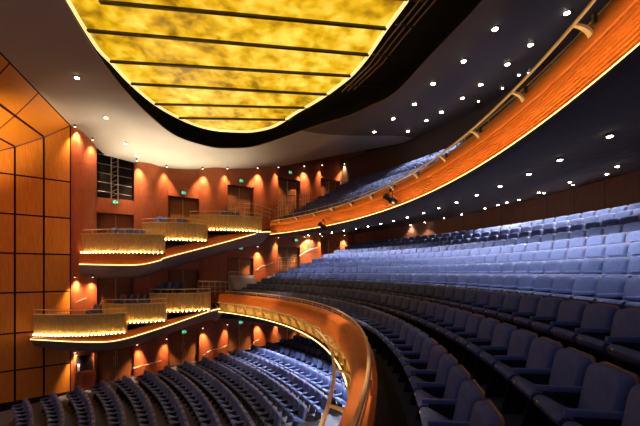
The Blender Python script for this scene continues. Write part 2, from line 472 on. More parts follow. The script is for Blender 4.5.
# upper tier: soffit + steps as one closed slab
RU = 20.06; ZU = E+2.45
UP_R0 = 21.25; UP_N = 7; UP_F0 = E+2.85; UP_RISE = .55
rows = []
for i in range(61):
    row = []
    def at(R, z):
        a = A0+(azmax(R, .05)-A0)*i/60; p = pol(R, a); return (p[0], p[1], z)
    ab = A0+(azmax(RBK, .05)-A0)*i/60
    zb = soff_back(ab)
    row.append(at(RU+.13, ZU-.02)); row.append(at(RU+.13, UP_F0))
    for r in range(UP_N):
        R1 = UP_R0+.92*r+.36 if r < UP_N-1 else RBK
        row.append(at(R1, UP_F0+UP_RISE*r))
        if r < UP_N-1: row.append(at(R1, UP_F0+UP_RISE*(r+1)))
    row.append(at(RBK, zb))
    rows.append(row)
m = MB(); m.grid(rows, closed=True)
struct(m.build('gallery_tier', M['soffit']), 'upper balcony slab with charcoal soffit lined with downlights', 'ceiling')
ms = MB()
sr = []
for i in range(61):
    row = []
    for k in range(13):
        R = RU+.3+(RBK-RU-.3)*k/12; a = A0+(azmax(R, .05)-A0)*i/60; p = pol(R, a)
        zb = soff_back(A0+(azmax(RBK, .05)-A0)*i/60); row.append((p[0], p[1], ZU-.02+(zb-ZU+.02)*k/12))
    sr.append(row)
ms.grid(sr); BV_SOF = bvh(ms)
# back wall behind the circle
rows = []
for i in range(81):
    a = A0+(azmax(RBK-.05, .02)-A0)*i/80; p = pol(RBK-.05, a); rows.append([(p[0], p[1], row_floor(NROW-1)-.02), (p[0], p[1], soff_back(a)+.02)])
m = MB(); m.grid(rows); struct(m.build('wall_back', M['backwall']), 'brown veneer back wall of the lower balcony with upright joints', 'wall')
rows = []
for i in range(61):
    a = A0+(azmax(27.55, .02)-A0)*i/60; p = pol(27.55, a); rows.append([(p[0], p[1], UP_F0+UP_RISE*(UP_N-1)), (p[0], p[1], conez(27.5)+.3)])
m = MB(); m.grid(rows); struct(m.build('wall_gallery', M['darkceil']), 'dark wall behind the upper balcony seats', 'wall')

# ------------------------------------------------------------ balcony fronts
def balcony_front(R, zl, zt, cap_in, label, gold, rail_z, a_end_m, name='balcony_front'):
    a1 = azmax(R, a_end_m)
    p = pol(R, (A0+a1)/2)
    t = thing(name, label, 'balcony front', (p[0], p[1], zl-.1))
    H = zt-zl
    zs = zl+(.45 if gold else .56)*H; zw = zs+.07*H
    # smooth veneer band with rolled top
    m = MB(); m.arc([(R+.02, zs), (R-.035, zs+.03), (R-.05, zw+.05), (R-.02, zt-.10), (R+.02, zt-.03), (R+.08, zt), (cap_in, zt), (cap_in, zt-.12), (R+.12, zt-.14), (R+.12, zs)], A0, a1, 110)
    m.build('veneer_band', M['fascia'], t, smooth=True)
    m = MB(); m.arc([(R+.12, zs), (R+.12, zl), (R+.16, zl), (R+.16, zs)], A0, a1, 110)
    m.build('cove_back', M['goldrib'] if gold else M['gapblack'], t, smooth=True)
    if gold:
        m = MB(); m.arc([(R+.11, zs-.0), (R+.02, zs), (R+.0, zs-.06), (R+.04, zs-.2), (R+.10, zl+.02), (R+.11, zl+.02)], A0, a1, 110); m.build('gilded_cove', M['goldrib'], t, smooth=True)
        aa = math.radians(-30)
        while aa < a1-.03:
            m = MB(); u = np.array([math.cos(aa), math.sin(aa)]); v = np.array([-u[1], u[0]]); rows = []
            for i in range(7):
                s = i/6; r_ = R-.13+.17*s**1.6; z_ = zs-.03-(zs-zl-.05)*s
                c0 = C+u*r_; c1_ = C+u*(r_+.10); rows.append([(*(c0-v*.02), z_), (*(c0+v*.02), z_), (*(c1_+v*.02), z_), (*(c1_-v*.02), z_)])
            m.grid(rows, closed=True); m.build('cove_fin', M['goldrib'], t); 
            m = MB(); sw = []
            for i in range(9):
                s = i/8; b_ = aa+s*.95/R; sw.append((*pol(R-.06-.03*math.sin(math.pi*s), b_), zs-.06-.20*math.sin(math.pi*s)))
            m.tube(sw, .022, 6); m.build('cove_swag', M['goldrib'], t, smooth=True); aa += .95/R
    else:
        m = MB()
        for k in range(8):
            z = zl+.045+k*(zs-zl-.035)/8; r = R+.035-.07*k/8
            m.arc([(r, z), (r, z+.031), (R+.115, z+.031), (R+.115, z)], A0, a1, 110)
        m.build('slats', M['fascia'], t)
    m = MB(); m.arc([(R-.06, zl-.05), (R-.06, zl-.03), (R+.16, zl-.03), (R+.16, zl-.05)], A0, a1, 110); m.build('bottom_lip', M['soffit'], t)
    m = MB(); m.arc([(R-.055, zl-.03), (R-.055, zl-.006), (R-.034, zl-.006), (R-.034, zl-.03)], A0, a1, 110); m.build('light_strip', M['led'], t)
    if not gold:
        m = MB(); m.arc([(R+.06, zt+.0), (R+.06, zt+.03), (cap_in+.02, zt+.03), (cap_in+.02, zt)], A0, a1, 110); m.build('coping', M['shell'], t)
    for i in range(64):     # the light the edge strip throws up the face
        a = A0+.05+(a1-A0-.08)*(i+.5)/64
        lamp('edge_strip_beam', 'SPOT', (*pol(R-.30, a), zl+.02), (*pol(R+.04, a), zl+.50*H), 6.5 if gold else 9.5, (1.0, .60, .26), 125, .9, .05)
    # lighting rail on curved brackets
    rr = R-.34 if gold else R-.27
    m = MB(); m.tube([(*pol(rr, A0+(a1-.02-A0)*i/110), rail_z) for i in range(111)], .032 if gold else .024, 8); m.build('lighting_rail', M['palegold'], t, smooth=True)
    st = 1.70/R; k = 0
    a = math.radians(-31.2)
    while a < a1-.03:
        m = MB(); rows = []
        u = np.array([math.cos(a), math.sin(a)]); v = np.array([-u[1], u[0]])
        zf = rail_z-.18; Rf = R-.03
        for i in range(9):
            s = i/8; ang = s*math.pi/2
            r_ = rr+(Rf-rr)*math.sin(ang*1.0); z_ = zf+(rail_z-zf)*math.cos(ang)+.02
            wdt = .02+.03*s; th = .014+.045*s
            c0 = C+u*r_
            rows.append([(*(c0-v*wdt), z_-th), (*(c0+v*wdt), z_-th), (*(c0+v*wdt), z_+.012), (*(c0-v*wdt), z_+.012)])
        m.grid(rows, closed=True); br = m.build('rail_bracket', M['palegold'], t)
        if not gold:
            m = MB(); q = pol(R-.07, a-.006); m.box((q[0], q[1], zf+.18), (.05, .04, .12), a); m.build('hook', M['blackmetal'], br)
        a += st
    return t
lowfront = balcony_front(16.95, E-2.35, E-1.30, 17.25, 'curving lower balcony front with orange veneer band, gilded cove and lit edge', True, E-1.78, 2.3)
upfront = balcony_front(20.06, E+2.45, E+3.32, 20.36, 'sweeping upper balcony front of orange slatted veneer overhead', False, E+3.22, 2.3)

# handrail of the lower balcony
a1 = azmax(17.17, 2.6)
p = pol(17.17, 0); hr = thing('handrail', 'slim brass handrail along the orange lower balcony parapet', 'handrail', (p[0], p[1], E-1.3))
m = MB(); m.tube([(*pol(17.15, A0+(a1-A0)*i/120), E-1.13) for i in range(121)], .026, 8); m.build('rail', M['brass'], hr, smooth=True)
m = MB(); m.tube([(*pol(17.17, A0+(a1-A0)*i/120), E-1.215) for i in range(121)], .010, 6); m.build('lower_wire', M['brass'], hr, smooth=True)
a = math.radians(-31)
while a < a1:
    q = pol(17.19, a); m = MB(); m.tube([(q[0], q[1], E-1.32), (q[0], q[1], E-1.13)], .012, 6); m.build('post', M['brass'], hr); a += 1.2/17.17
# handrail of the upper balcony
a1 = azmax(20.3, 2.3); p = pol(20.3, .2); hr = thing('handrail', 'thin steel handrail above the upper balcony front', 'handrail', (p[0], p[1], E+3.3))
m = MB(); m.tube([(*pol(20.32, A0+(a1-A0)*i/110), E+3.58) for i in range(111)], .014, 6); m.build('rail', M['brass'], hr, smooth=True)
a = math.radians(-31)
while a < a1:
    q = pol(20.32, a); m = MB(); m.tube([(q[0], q[1], E+3.33), (q[0], q[1], E+3.58)], .010, 6); m.build('post', M['brass'], hr); a += 1.1/20.3

# ------------------------------------------------------------ stepped side slabs carrying the boxes
def side_slab(pts, tops, label, drop):
    """pts: LED edge pixels (with d); tops: z of the veneer band above it"""
    q = [onwall(px, py, d) for px, py, d in pts]
    t = thing('side_slab', label, 'box tier', (float(q[0][0]), float(q[0][1]), float(q[0][2])-.3))
    q2 = catmull(q, 6); tz = []
    for p in q2:
        tz.append(float(np.interp(p[0], [a[0] for a in q], [max(b, a[2]+.03) for a, b in zip(q, tops)])))
    def wp(p, ex=0.0): k = max(kof(p), -.80); return wl(k, .0)
    m = MB(); m.grid([[(*(p[:2]-WN*.10), p[2]+.0), (*p[:2], p[2]-.06), (*(p[:2]-WN*.8), p[2]-.45*drop), (*(p[:2]-WN*1.5), p[2]-.8*drop), (*wp(p), p[2]-drop)] for p in q2]); m.build('soffit', M['softgrey'], t, smooth=True)
    m = MB(); m.grid([[(*(p[:2]-WN*.12), p[2]-.02), (*(p[:2]-WN*.16), z), (*(p[:2]-WN*.35), z)] for p, z in zip(q2, tz)]); m.build('veneer_band', M['fascia'], t, smooth=True)
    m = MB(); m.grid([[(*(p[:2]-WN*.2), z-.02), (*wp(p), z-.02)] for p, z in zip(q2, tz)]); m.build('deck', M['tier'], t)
    m = MB(); m.grid([[(*(p[:2]-WN*.0), p[2]-.025), (*(p[:2]-WN*.0), p[2]+.0), (*(p[:2]-WN*.022), p[2]+.0), (*(p[:2]-WN*.022), p[2]-.025)] for p in q2], closed=True); m.build('light_strip', M['led'], t)
    return q
ul = side_slab([(79, 263.8, 1.6), (112, 264.6, 2.25), (140, 264.3, 2.3), (160, 260, 2.3), (168, 256.7, 2.3), (221, 243, 2.3), (259, 232.6, 2.3), (271, 231.6, 2.3)], [E+.98, E+.98, E+.98, E+1.1, E+1.3, E+2.2, E+2.65, E+2.7], 'upper stepped side slab with lit lower edge carrying three boxes', .75)
ll = side_slab([(30, 339, 1.3), (83, 341.6, 2.2), (118, 340, 2.3), (160, 328, 2.3), (214, 309.8, 2.3), (224, 310.5, 2.3)], [E-3.22, E-3.22, E-3.2, E-2.75, E-2.2, E-2.1], 'lower stepped side slab with lit lower edge carrying three boxes', .95)

# ------------------------------------------------------------ boxes
def seatless(): pass
def box_front(left, right, zb, zt, nl, label, bulge=.55, lean=.07):
    """left/right: plan ends of the curved gold front"""
    L, Rr = np.array(left), np.array(right); ch = Rr-L; ln = np.linalg.norm(ch); nrm = np.array([ch[1], -ch[0]])/ln
    def cur(u, off=0.0): return L+ch*u+nrm*(bulge*math.sin(math.pi*min(max(u, 0), 1))**.9*(.9+.2*u) if 0 < u < 1 else 0)+nrm*off
    c = (L+Rr)/2
    t = thing('theatre_box', label, 'theatre box', (float(c[0]), float(c[1]), zb-.12), 'gilded side boxes')
    n = 36
    m = MB(); rows = []
    for i in range(n*3+1):
        u = i/(n*3); rib = .03*abs(math.sin(math.pi*u*nl))
        a, b = cur(u, rib), cur(u, lean+rib); a2 = cur(u, -.08); b2 = cur(u, lean-.08)
        rows.append([(*a, zb), (*b, zt), (*b2, zt), (*a2, zb)])
    m.grid(rows, closed=True); m.build('gilded_front', M['gold'], t, smooth=True)
    # return wall at the right hand end, back to the wall
    back = Rr-WN*(max(dof(Rr)-.05, .1) if 'touching' in label else .7)+WD*.05
    m = MB(); e0 = cur(1, lean); m.grid([[(*e0, zb), (*e0, zt)], [(*back, zb), (*back, zt)]]); m.build('end_panel', M['redwood'], t)
    m = MB(); rows = []
    for i in range(n+1):
        u = i/n; a, b = cur(u, lean+.05), cur(u, lean-.14); rows.append([(*a, zt), (*a, zt+.045), (*b, zt+.045), (*b, zt)])
    m.grid(rows, closed=True); m.build('capping', M['palegold'], t)
    m = MB(); m.tube([(*cur(i/n, lean-.05), zt+.26) for i in range(n+1)], .022, 8); m.build('guard_rail', M['palegold'], t, smooth=True)
    np_ = 6
    for i in range(np_):
        u = .01+.98*i/(np_-1); q = cur(u, lean-.05); m = MB(); m.tube([(*q, zt+.03), (*q, zt+.26)], .011, 6); m.build('rail_post', M['brass'], t)
    m = MB(); rows = []
    for i in range(n+1):
        u = i/n; a, b = cur(u, .13), cur(u, -.1); rows.append([(*a, zb-.10), (*a, zb-.06), (*b, zb-.06), (*b, zb-.10)])
    m.grid(rows, closed=True); m.build('light_shelf', M['door'], t)
    # deck
    poly = [cur(i/12) for i in range(13)]+[wl(kof(Rr), .02), wl(max(kof(L), -.8), .02)]
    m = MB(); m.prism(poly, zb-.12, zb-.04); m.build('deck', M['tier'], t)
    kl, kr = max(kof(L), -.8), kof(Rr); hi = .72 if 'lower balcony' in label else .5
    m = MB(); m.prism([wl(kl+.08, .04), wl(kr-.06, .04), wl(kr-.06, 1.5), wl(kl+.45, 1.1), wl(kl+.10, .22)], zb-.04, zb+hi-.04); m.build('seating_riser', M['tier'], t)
    for i in range(nl):
        u = (i+.5)/nl; q = cur(u, .10)
        m = MB(); m.lathe([(.014, -.03), (.022, -.02), (.026, .0), (.020, .03), (.008, .04)], (q[0], q[1], zb+.0), 8); m.build('uplight', M['bulb'], t, smooth=True)
    return t, cur
LVL = ['lower', 'upper']
bx = []
def fr(k, d): return wl(k, d)
box_spec = [((-13.22, 18.62), fr(.38, 2.3), E+1.05, E+2.02, 24, 'longest upper gilded box, nearest the honey panels'),
            (fr(.10, 1.0), fr(1.0, 2.3), E+1.82, E+2.75, 19, 'middle upper gilded box, stepped above the longest one'),
            (fr(.80, 1.0), fr(1.92, 2.3), E+2.55, E+3.42, 20, 'highest upper gilded box, touching the upper balcony front'),
            ((-14.40, 17.10), fr(-.118, 2.3), E-3.14, E-2.15, 26, 'longest lower gilded box, in front of the honey panels'),
            (fr(-.42, 1.1), fr(.40, 2.3), E-2.65, E-1.72, 17, 'middle lower gilded box between two lower boxes'),
            (fr(.20, 1.1), fr(1.05, 2.3), E-2.2, E-1.24, 15, 'lower gilded box touching the lower balcony front')]
for a in box_spec: bx.append(box_front(*a))

# ------------------------------------------------------------ doors, headers, exit signs, wall spots
def wallbox(mb, k0, k1, d0, d1, z0, z1):
    a, b, c_, d_ = wl(k0, d0), wl(k1, d0), wl(k1, d1), wl(k0, d1); mb.prism([a, b, c_, d_] if True else 0, z0, z1); return mb
def door(n, k, zf, zh, side, title):
    """pair of veneer leaves in niche k"""
    p = wl(k+.75, -.36)
    t = bpy.data.objects.new('door_%d' % n, None); COL.objects.link(t); t.location = (*p, zf); tag(t, title, 'door', kind='structure')
    for s in (0, 1):
        ka, kb = (k+.545, k+.742) if s == 0 else (k+.758, k+.955)
        m = MB(); wallbox(m, ka, kb, -.40, -.33, zf+.02, zh-.03); lf = m.build('door_leaf', M['door'], t)
        kk = k+.725 if s == 0 else k+.775
        m = MB(); m.tube([(*wl(kk, -.30), zf+.85), (*wl(kk, -.27), zf+.88), (*wl(kk, -.27), zf+1.35), (*wl(kk, -.30), zf+1.38)], .018, 6); m.build('pull_handle', M['brass'], lf)
    m = MB(); wallbox(m, k+.745, k+.755, -.39, -.30, zf+.02, zh-.03); m.build('meeting_strip', M['brass'], t)
    return t
dn = 0
def tierz(k, d):     # walking level of the circle beside the wall
    R = float(np.linalg.norm(wl(k, d)-C)); r = int(np.clip(math.floor((R-RA+.56)/.92), 0, NROW-1)); return row_floor(r)
upz = {-1: E+.95, 0: E+1.72, 1: E+2.45, 2: E+3.6, 3: E+4.6}
headz = {-1: E+3.35, 0: E+4.72, 1: E+5.9, 2: E+6.9, 3: E+7.4}
cirz = {-1: E-3.2, 0: E-2.72, 1: E-.2, 2: E+.05, 3: E+.9}
chead = {-1: E-.02, 0: E+.15, 1: E+.95, 2: E+1.85, 3: E+2.55}
names = ['nearest the stage', 'second from the stage', 'third from the stage', 'fourth from the stage', 'fifth from the stage']
for j in range(-1, 4):
    z0 = stalls_z(float(np.linalg.norm(wl(j+.75, 0)-CS)))
    for lv, zf, zh in (('stalls', z0, min(z0+2.45, E-3.75+.05*j)), ('lower balcony', cirz[j], chead[j]), ('upper balcony', upz[j], headz[j])):
        dn += 1; door(dn, j, zf, zh, lv, 'dark veneer double door at %s level, %s' % (lv, names[j+1]))
        # header panel over the door, flush with the columns
        top = {'stalls': E-2.6+.1*j, 'lower balcony': max(zh+.9, E+.95), 'upper balcony': E+10.3}[lv]
        if j == -1 and lv == 'upper balcony': top = zh+.85
        m = MB(); wallbox(m, j+.49, j+1.01, -.42, -.02, zh, top)
        struct(m.build('door_header', M['redwood']), 'red-brown veneer panel over the %s door %s' % (lv, names[j+1]), 'wall panel')
# dark opening with pipe truss, above the door nearest the stage
m = MB(); wallbox(m, -.52, .02, -.41, -.38, headz[-1]+.85, E+9)
struct(m.build('dark_slot', M['black']), 'black lighting slot in the far wall over the first box', 'opening')  # black sheet stands for the dark inside of the gantry opening
p = wl(-.25, -.2); tr = thing('lighting_truss', 'silver pipe truss in the dark slot above the first box', 'truss', (*p, headz[-1]+.85))
for kk in (-.31, -.22):
    m = MB(); m.tube([(*wl(kk, -.2), headz[-1]+.86), (*wl(kk, -.2), E+6.6)], .03, 8); m.build('upright_pipe', M['steel'], tr)
for i in range(5):
    z = headz[-1]+1.2+i*.52; m = MB(); m.tube([(*wl(-.49, -.17), z+.06), (*wl(-.03, -.17), z-.06)], .016, 6); m.build('cross_pipe', M['steel'], tr)
for i in range(9):
    z = headz[-1]+1.0+i*.27; m = MB(); m.tube([(*wl(-.31, -.2), z), (*wl(-.22, -.2), z+.2)], .012, 6); m.build('lacing_bar', M['steel'], tr)

def exit_sign(px, py, d, label):
    p = onwall(px, py, d)
    t = thing('exit_sign', label, 'exit sign', tuple(p)); ang = WANG
    u = np.array([WD[0], WD[1], 0]); n_ = np.array([WN[0], WN[1], 0]); z_ = np.array([0, 0, 1.])
    def q(a, b, c_=0.0): return tuple(p+u*a*.62+z_*b*.92+n_*c_)
    m = MB(); m.box(tuple(p), (.32, .10, .26), ang); m.build('housing', M['blackmetal'], t)
    m = MB(); m.add([q(-.23, -.12, .053), q(.23, -.12, .053), q(.23, .12, .053), q(-.23, .12, .053)], [(0, 1, 2, 3)]); m.build('green_face', M['green'], t)
    m = MB(); c_ = .058
    def seg(a0, b0, a1_, b1_, w_):
        dx, dy = a1_-a0, b1_-b0; l = math.hypot(dx, dy); nx, ny = -dy/l*w_/2, dx/l*w_/2
        m.add([q(a0-nx, b0-ny, c_), q(a1_-nx, b1_-ny, c_), q(a1_+nx, b1_+ny, c_), q(a0+nx, b0+ny, c_)], [(0, 1, 2, 3)])
    # running figure, doorway and arrow
    m.add([q(-.10+.022*math.cos(i*math.pi/4), .083+.022*math.sin(i*math.pi/4), c_) for i in range(8)], [tuple(range(8))])
    seg(-.105, .058, -.12, -.01, .036); seg(-.12, -.01, -.075, -.035, .022); seg(-.075, -.035, -.08, -.085, .02); seg(-.12, -.01, -.15, -.05, .022); seg(-.15, -.05, -.19, -.055, .02)
    seg(-.105, .05, -.06, .02, .018); seg(-.105, .05, -.155, .045, .018); seg(-.155, .045, -.16, .01, .016)
    seg(-.03, -.09, -.03, .095, .016); seg(-.03, .095, .05, .095, .016); seg(.05, .095, .05, -.09, .016)
    seg(.09, 0, .19, 0, .022); seg(.15, .045, .195, 0, .022); seg(.15, -.045, .195, 0, .022)
    m.build('running_figure_symbol', M['signwhite'], t)
    m = MB(); m.tube([q(0, .14), q(0, .26)], .012, 6); m.build('stem', M['blackmetal'], t)
for a in ((115.5, 202.2, .12, 'green exit sign on the veneer beam under the dark truss slot'), (183.5, 193, .12, 'green exit sign above the upper door behind the middle upper box'),
          (241, 181, .12, 'green exit sign above the upper door behind the highest box'), (290, 172.6, .12, 'green exit sign at the left end of the upper balcony ceiling'),
          (118, 271.8, .12, 'green exit sign above the lower box door nearest the honey panels'), (194, 258.4, .12, 'small green exit sign under the upper boxes, second lower door'),
          (240.5, 248, .12, 'green exit sign above the lower balcony stair door'), (296, 240.3, .12, 'green exit sign at the rear of the lower balcony side wall'),
          (115, 344, .12, 'green exit sign above the stalls door nearest the stage'), (184, 331.8, .12, 'green exit sign above the second stalls door'),
          (240.5, 322.3, .12, 'green exit sign above the third stalls door')): exit_sign(*a)

# wall spots washing the edges of the columns
ord_ = ['first', 'second', 'third', 'fourth', 'fifth', 'sixth', 'seventh', 'eighth', 'ninth', 'tenth', 'eleventh', 'twelfth', 'thirteenth', 'fourteenth', 'fifteenth', 'sixteenth', 'seventeenth', 'eighteenth', 'nineteenth', 'twentieth']
def ordinal(n):
    if n <= 20: return ord_[n-1]
    tens = ['', '', 'twenty', 'thirty', 'forty', 'fifty', 'sixty', 'seventy', 'eighty', 'ninety']
    tenth = ['', '', 'twentieth', 'thirtieth', 'fortieth', 'fiftieth', 'sixtieth', 'seventieth', 'eightieth', 'ninetieth']
    return tenth[n//10] if n % 10 == 0 else tens[n//10]+'-'+ord_[n % 10-1]
spot_n = {}
def wall_spot(k, z, lv, power, d=.44):
    p = wl(k, d); t = thing('wall_spotlight', 'x', 'spotlight', (*p, z), 'column spotlights')
    spot_n.setdefault(lv, []).append((k, t))
    m = MB(); m.lathe([(.05, .10), (.055, .0), (.05, -.02), (.045, -.02)], (*p, z), 10); m.build('housing', M['blackmetal'], t, smooth=True)
    m = MB(); m.lathe([(.043, -.024), (.040, -.03)], (*p, z), 10); m.build('lens', M['spotlens'], t)
    q = wl(k, .08); lamp('spot_beam', 'SPOT', (*p, z-.05), (*q, z-1.9), power*1.9, (1.0, .58, .32), 64, .9, .03, t)
for j in range(-1, 5):
    for s in (0, 1):
        k = (j+.035 if s == 0 else j+.465) if j > -1 else (-.76, -.545)[s]
        p = wl(k, .45)
        zc = ceil_at(*p)
        wall_spot(k, zc-.10, 'upper', 400 if s == 0 else 260)
        if k < 2.2:
            zz = float(np.interp(k, [-.9, -.1, .2, .45, 1.0, 1.5, 2.2], [E-.25, E-.28, E-.05, E+.35, E+1.1, E+1.55, E+1.85]))
        else:
            h = BV_SOF.ray_cast(Vector((*p, E-1)), Vector((0, 0, 1))); zz = (h[0].z if h[0] else E+2.6)-.1
        if k > -.5 or True: wall_spot(k, zz, 'circle', 400 if s == 0 else 280)
        if k < 3.2:
            zz = float(np.interp(k, [-.9, -.1, .5, 1.0, 1.5, 2.5, 3.5], [E-4.25, E-4.2, E-3.95, E-3.5, E-3.4, E-3.3, E-3.2])); wall_spot(k, zz-.05, 'stalls', 280 if s == 0 else 190)
for lv, L in spot_n.items():
    L.sort(key=lambda a: a[0])
    for i, (k, t) in enumerate(L):
        t['label'] = 'warm spotlight washing a %s-level wall column, %s from the stage' % (lv, ordinal(i+1))

# brass wall handrails on the columns
def handrail(pts, label):
    q = [onwall(px, py, d) for px, py, d in pts]; t = thing('wall_handrail', label, 'handrail', tuple(q[0]))
    m = MB(); m.tube(catmull(q, 5), .036, 8); m.build('rail', M['palegold'], t, smooth=True)
    for i in (0, len(q)//2, -1):
        p = q[i]; m = MB(); m.tube([tuple(p), (*(p[:2]-WN*max(dof(p)-.2, .12)), p[2]-.06)], .012, 6); m.build('bracket', M['brass'], t)
for a in (([(203.5, 355, .5), (211, 350.5, .5), (221, 348, .5), (228.5, 344.5, .5)], 'wavy brass handrail on the stalls wall, left of the third door'),
          ([(132.5, 368.5, .5), (140, 366, .5), (150, 364, .5), (161.5, 360.5, .5)], 'wavy brass handrail on the stalls wall beside the first door'),
          ([(251.5, 345.5, .5), (255, 341.5, .5), (259.5, 339, .5)], 'short brass handrail on the stalls wall right of the third door'),
          ([(257, 269.5, .5), (262, 266, .5), (267.5, 265, .5), (273, 262.5, .5)], 'brass handrail on the wall column beside the lower balcony steps'),
          ([(299.5, 256, .5), (306, 251.5, .5), (312, 249, .5), (320, 247.5, .5)], 'brass handrail climbing the wall beside lower balcony rear rows'),
          ([(338.5, 247.5, .5), (342, 245, .5), (345.5, 243.5, .5)], 'furthest brass handrail on the lower balcony side wall'),
          ([(75.5, 302.5, .5), (81, 300, .5), (86.5, 298, .5)], 'short brass handrail behind the longest lower box')): handrail(*a)

# guard railings at the cross aisles
def guard(pts, h, label, nb=3, mt='brass'):
    q = [np.array(onwall(px, py, d)) for px, py, d in pts]; t = thing('guard_railing', label, 'railing', (float(q[0][0]), float(q[0][1]), float(q[0][2]-h)))
    for b in range(nb):
        m = MB(); m.tube([tuple(p-np.array([0, 0, h*b/nb])) for p in q], .022 if b == 0 else .011, 6); m.build('top_rail' if b == 0 else 'mid_rail', M[mt], t)
    for p in catmull(q, 3):
        m = MB(); m.tube([tuple(p), (p[0], p[1], p[2]-h)], .014, 6); m.build('post', M[mt], t)
guard([(278.5, 195.5, 1.6), (292, 195.5, 1.2), (303, 195, .9), (309, 193, .8)], .95, 'railing in front of the upper balcony entrance door')
guard([(326, 183, 1.4), (340, 181, .9), (347, 180.5, .7)], .9, 'railing at the upper balcony rear cross aisle')
guard([(228, 205, 1.8), (240, 203.2, 1.3), (255, 204, 1.2), (275, 210.5, 1.9)], .8, 'sloping brass railing beside the highest upper box')
guard([(278.5, 257.6, 1.2), (288, 257.2, .9), (297, 257.4, .6)], .85, 'brass railing at the lower balcony rear door')
guard([(228.5, 272, 1.4), (234, 271.6, 1.0), (240.5, 272, .7)], 1.0, 'brass railing by the lower balcony stair')
guard([(198, 281.2, 2.0), (215, 281.6, 2.0), (229, 282, 2.0)], .9, 'steel railing between lower boxes and lower balcony', 3, 'steel')
guard([(277, 207.5, 2.0), (283, 205.5, 1.6), (290.5, 204.6, 1.3)], .75, 'small railing at the left end of the upper balcony rows')

# pale carpeted steps from the lower side door
m = MB()
for i in range(5):
    wallbox(m, 1.53, 1.98, .02+i*.27, .29+i*.27, E-2.0, E-.22-.19*i)
tag(m.build('aisle_steps', M['step']), 'pale carpeted steps down from the lower balcony side door', 'steps')
m = MB()
for i in range(4): wallbox(m, 2.02+.11*i, 2.13+.11*i, .42, 1.35, E-2.0, E-.62+.17*i)
tag(m.build('aisle_steps', M['step']), 'pale carpeted steps beside the lower balcony row ends', 'steps')

# control room window on the first column
p0 = onwall(84.5, 363, .34); t = thing('control_window', 'white framed black window in the stalls wall by the stage', 'window', tuple(p0))
k_ = kof(p0)
m = MB(); m.box(tuple(p0), (.78, .05, .86), WANG); m.build('glass', M['cliplens'], t)
m = MB()
for dx, dz, sx, sz in ((0, -.45, .86, .05), (0, .45, .86, .05), (-.41, 0, .05, .86), (.41, 0, .05, .86)):
    m.box((p0[0]+WD[0]*dx, p0[1]+WD[1]*dx, p0[2]+dz), (sx, .08, sz), WANG)
m.build('frame', M['redwood'], t)
m = MB(); m.box((p0[0]-WD[0]*.26+WN[0]*.04, p0[1]-WD[1]*.26+WN[1]*.04, p0[2]-.22), (.10, .02, .36), WANG); m.build('pale_blind', M['signwhite' if False else 'step'], t)

# ------------------------------------------------------------ downlights
def downlight(p, n_, label, group, power, size, rad=.075, target=None, col=(1.0, .90, .78), es='lens'):
    t = thing('downlight', label, 'downlight', (p[0], p[1], p[2]-.03), group)
    m = MB(); m.lathe([(rad*1.35, .03), (rad*1.35, .0), (rad*1.0, -.006), (rad*1.0, .02)], (p[0], p[1], p[2]-.03), 14); m.build('trim_ring', M['blackmetal'], t, smooth=True)
    m = MB(); m.lathe([(rad, -.010), (rad*.8, -.022)], (p[0], p[1], p[2]-.03), 14); m.build('lens', M[es], t)
    if power: lamp('downlight_beam', 'SPOT', (p[0], p[1], p[2]-.08), target or (p[0], p[1], p[2]-3), power, col, size, .7, .05, t)
    return t
def dset(bv, pts, row, group, power, size, rad, es='lens', aim=0.0):
    hits = [(cast(bv, *q)[0], q) for q in pts]; hits = sorted([h for h in hits if h[0] is not None], key=lambda h: h[1][0])
    for i, (h, q) in enumerate(hits):
        rd = np.array([h.x, h.y])-C; rd = rd/np.linalg.norm(rd)
        tg = (h.x+rd[0]*aim, h.y+rd[1]*aim, h.z-2.5)
        pw_ = power*.45 if np.hypot(h.x-C[0], h.y-C[1]) > 27.4 else power
        downlight((h.x, h.y, h.z), None, 'downlight, %s from left in the %s' % (ordinal(i+1), row), group, pw_, size, rad, tg, es=es)
UP1 = [(291.7, 166.6), (307.7, 161.7), (323, 156), (339.4, 149.5), (356.5, 141), (374.2, 131.3), (393.3, 118), (414.3, 103.6), (433, 83), (463.7, 60.3), (495, 28)]
UP2 = [(318, 167.3), (328.6, 164), (341.9, 160), (352.7, 156), (367.5, 150.6), (380, 145.7), (395.5, 137.7), (408, 130.8), (426.5, 120), (441.6, 111.6), (462.5, 97.5), (480.7, 84), (507.5, 63.6), (530.7, 44), (567, 12)]
UP3 = [(478.3, 100.6), (502.5, 87.5), (519.2, 74.2), (529, 72)]
SO1 = [(308.6, 234.9), (320, 233.4), (332, 232), (344, 230), (356, 228), (368, 225.8), (380.8, 223.1), (393.6, 220.3), (407.5, 216.7), (423.6, 212.2), (438.6, 207.2), (456.4, 201.4), (476.8, 194.1), (500, 185.2), (529, 173), (560, 158.6), (609.8, 134.6)]
SO2 = [(329.5, 236.7), (354.5, 233.6), (366, 232), (380.8, 230), (393.6, 228), (410.6, 224.7), (424.8, 221.9), (444, 217.7), (461.7, 213.7), (485, 207.6), (498, 204.5), (507, 201.6), (519, 199), (539, 191.6), (544, 192.2), (570, 181.2), (573, 183.8), (607, 173.1), (617.3, 165.3)]
dset(BV_UP, UP1, 'front upper balcony ceiling row', 'upper balcony ceiling downlights', 700, 85, .085)
dset(BV_UP, UP2, 'second upper balcony ceiling row', 'upper balcony ceiling downlights', 700, 85, .085, aim=.5)
dset(BV_UP, UP3, 'faint rear upper balcony ceiling row', 'upper balcony ceiling downlights', 0, 60, .05)
dset(BV_SOF, SO1, 'front row of lower balcony soffit', 'lower balcony soffit downlights', 340, 105, .055, aim=.5)
dset(BV_SOF, SO2, 'rear row of lower balcony soffit', 'lower balcony soffit downlights', 330, 115, .05, aim=-.6)
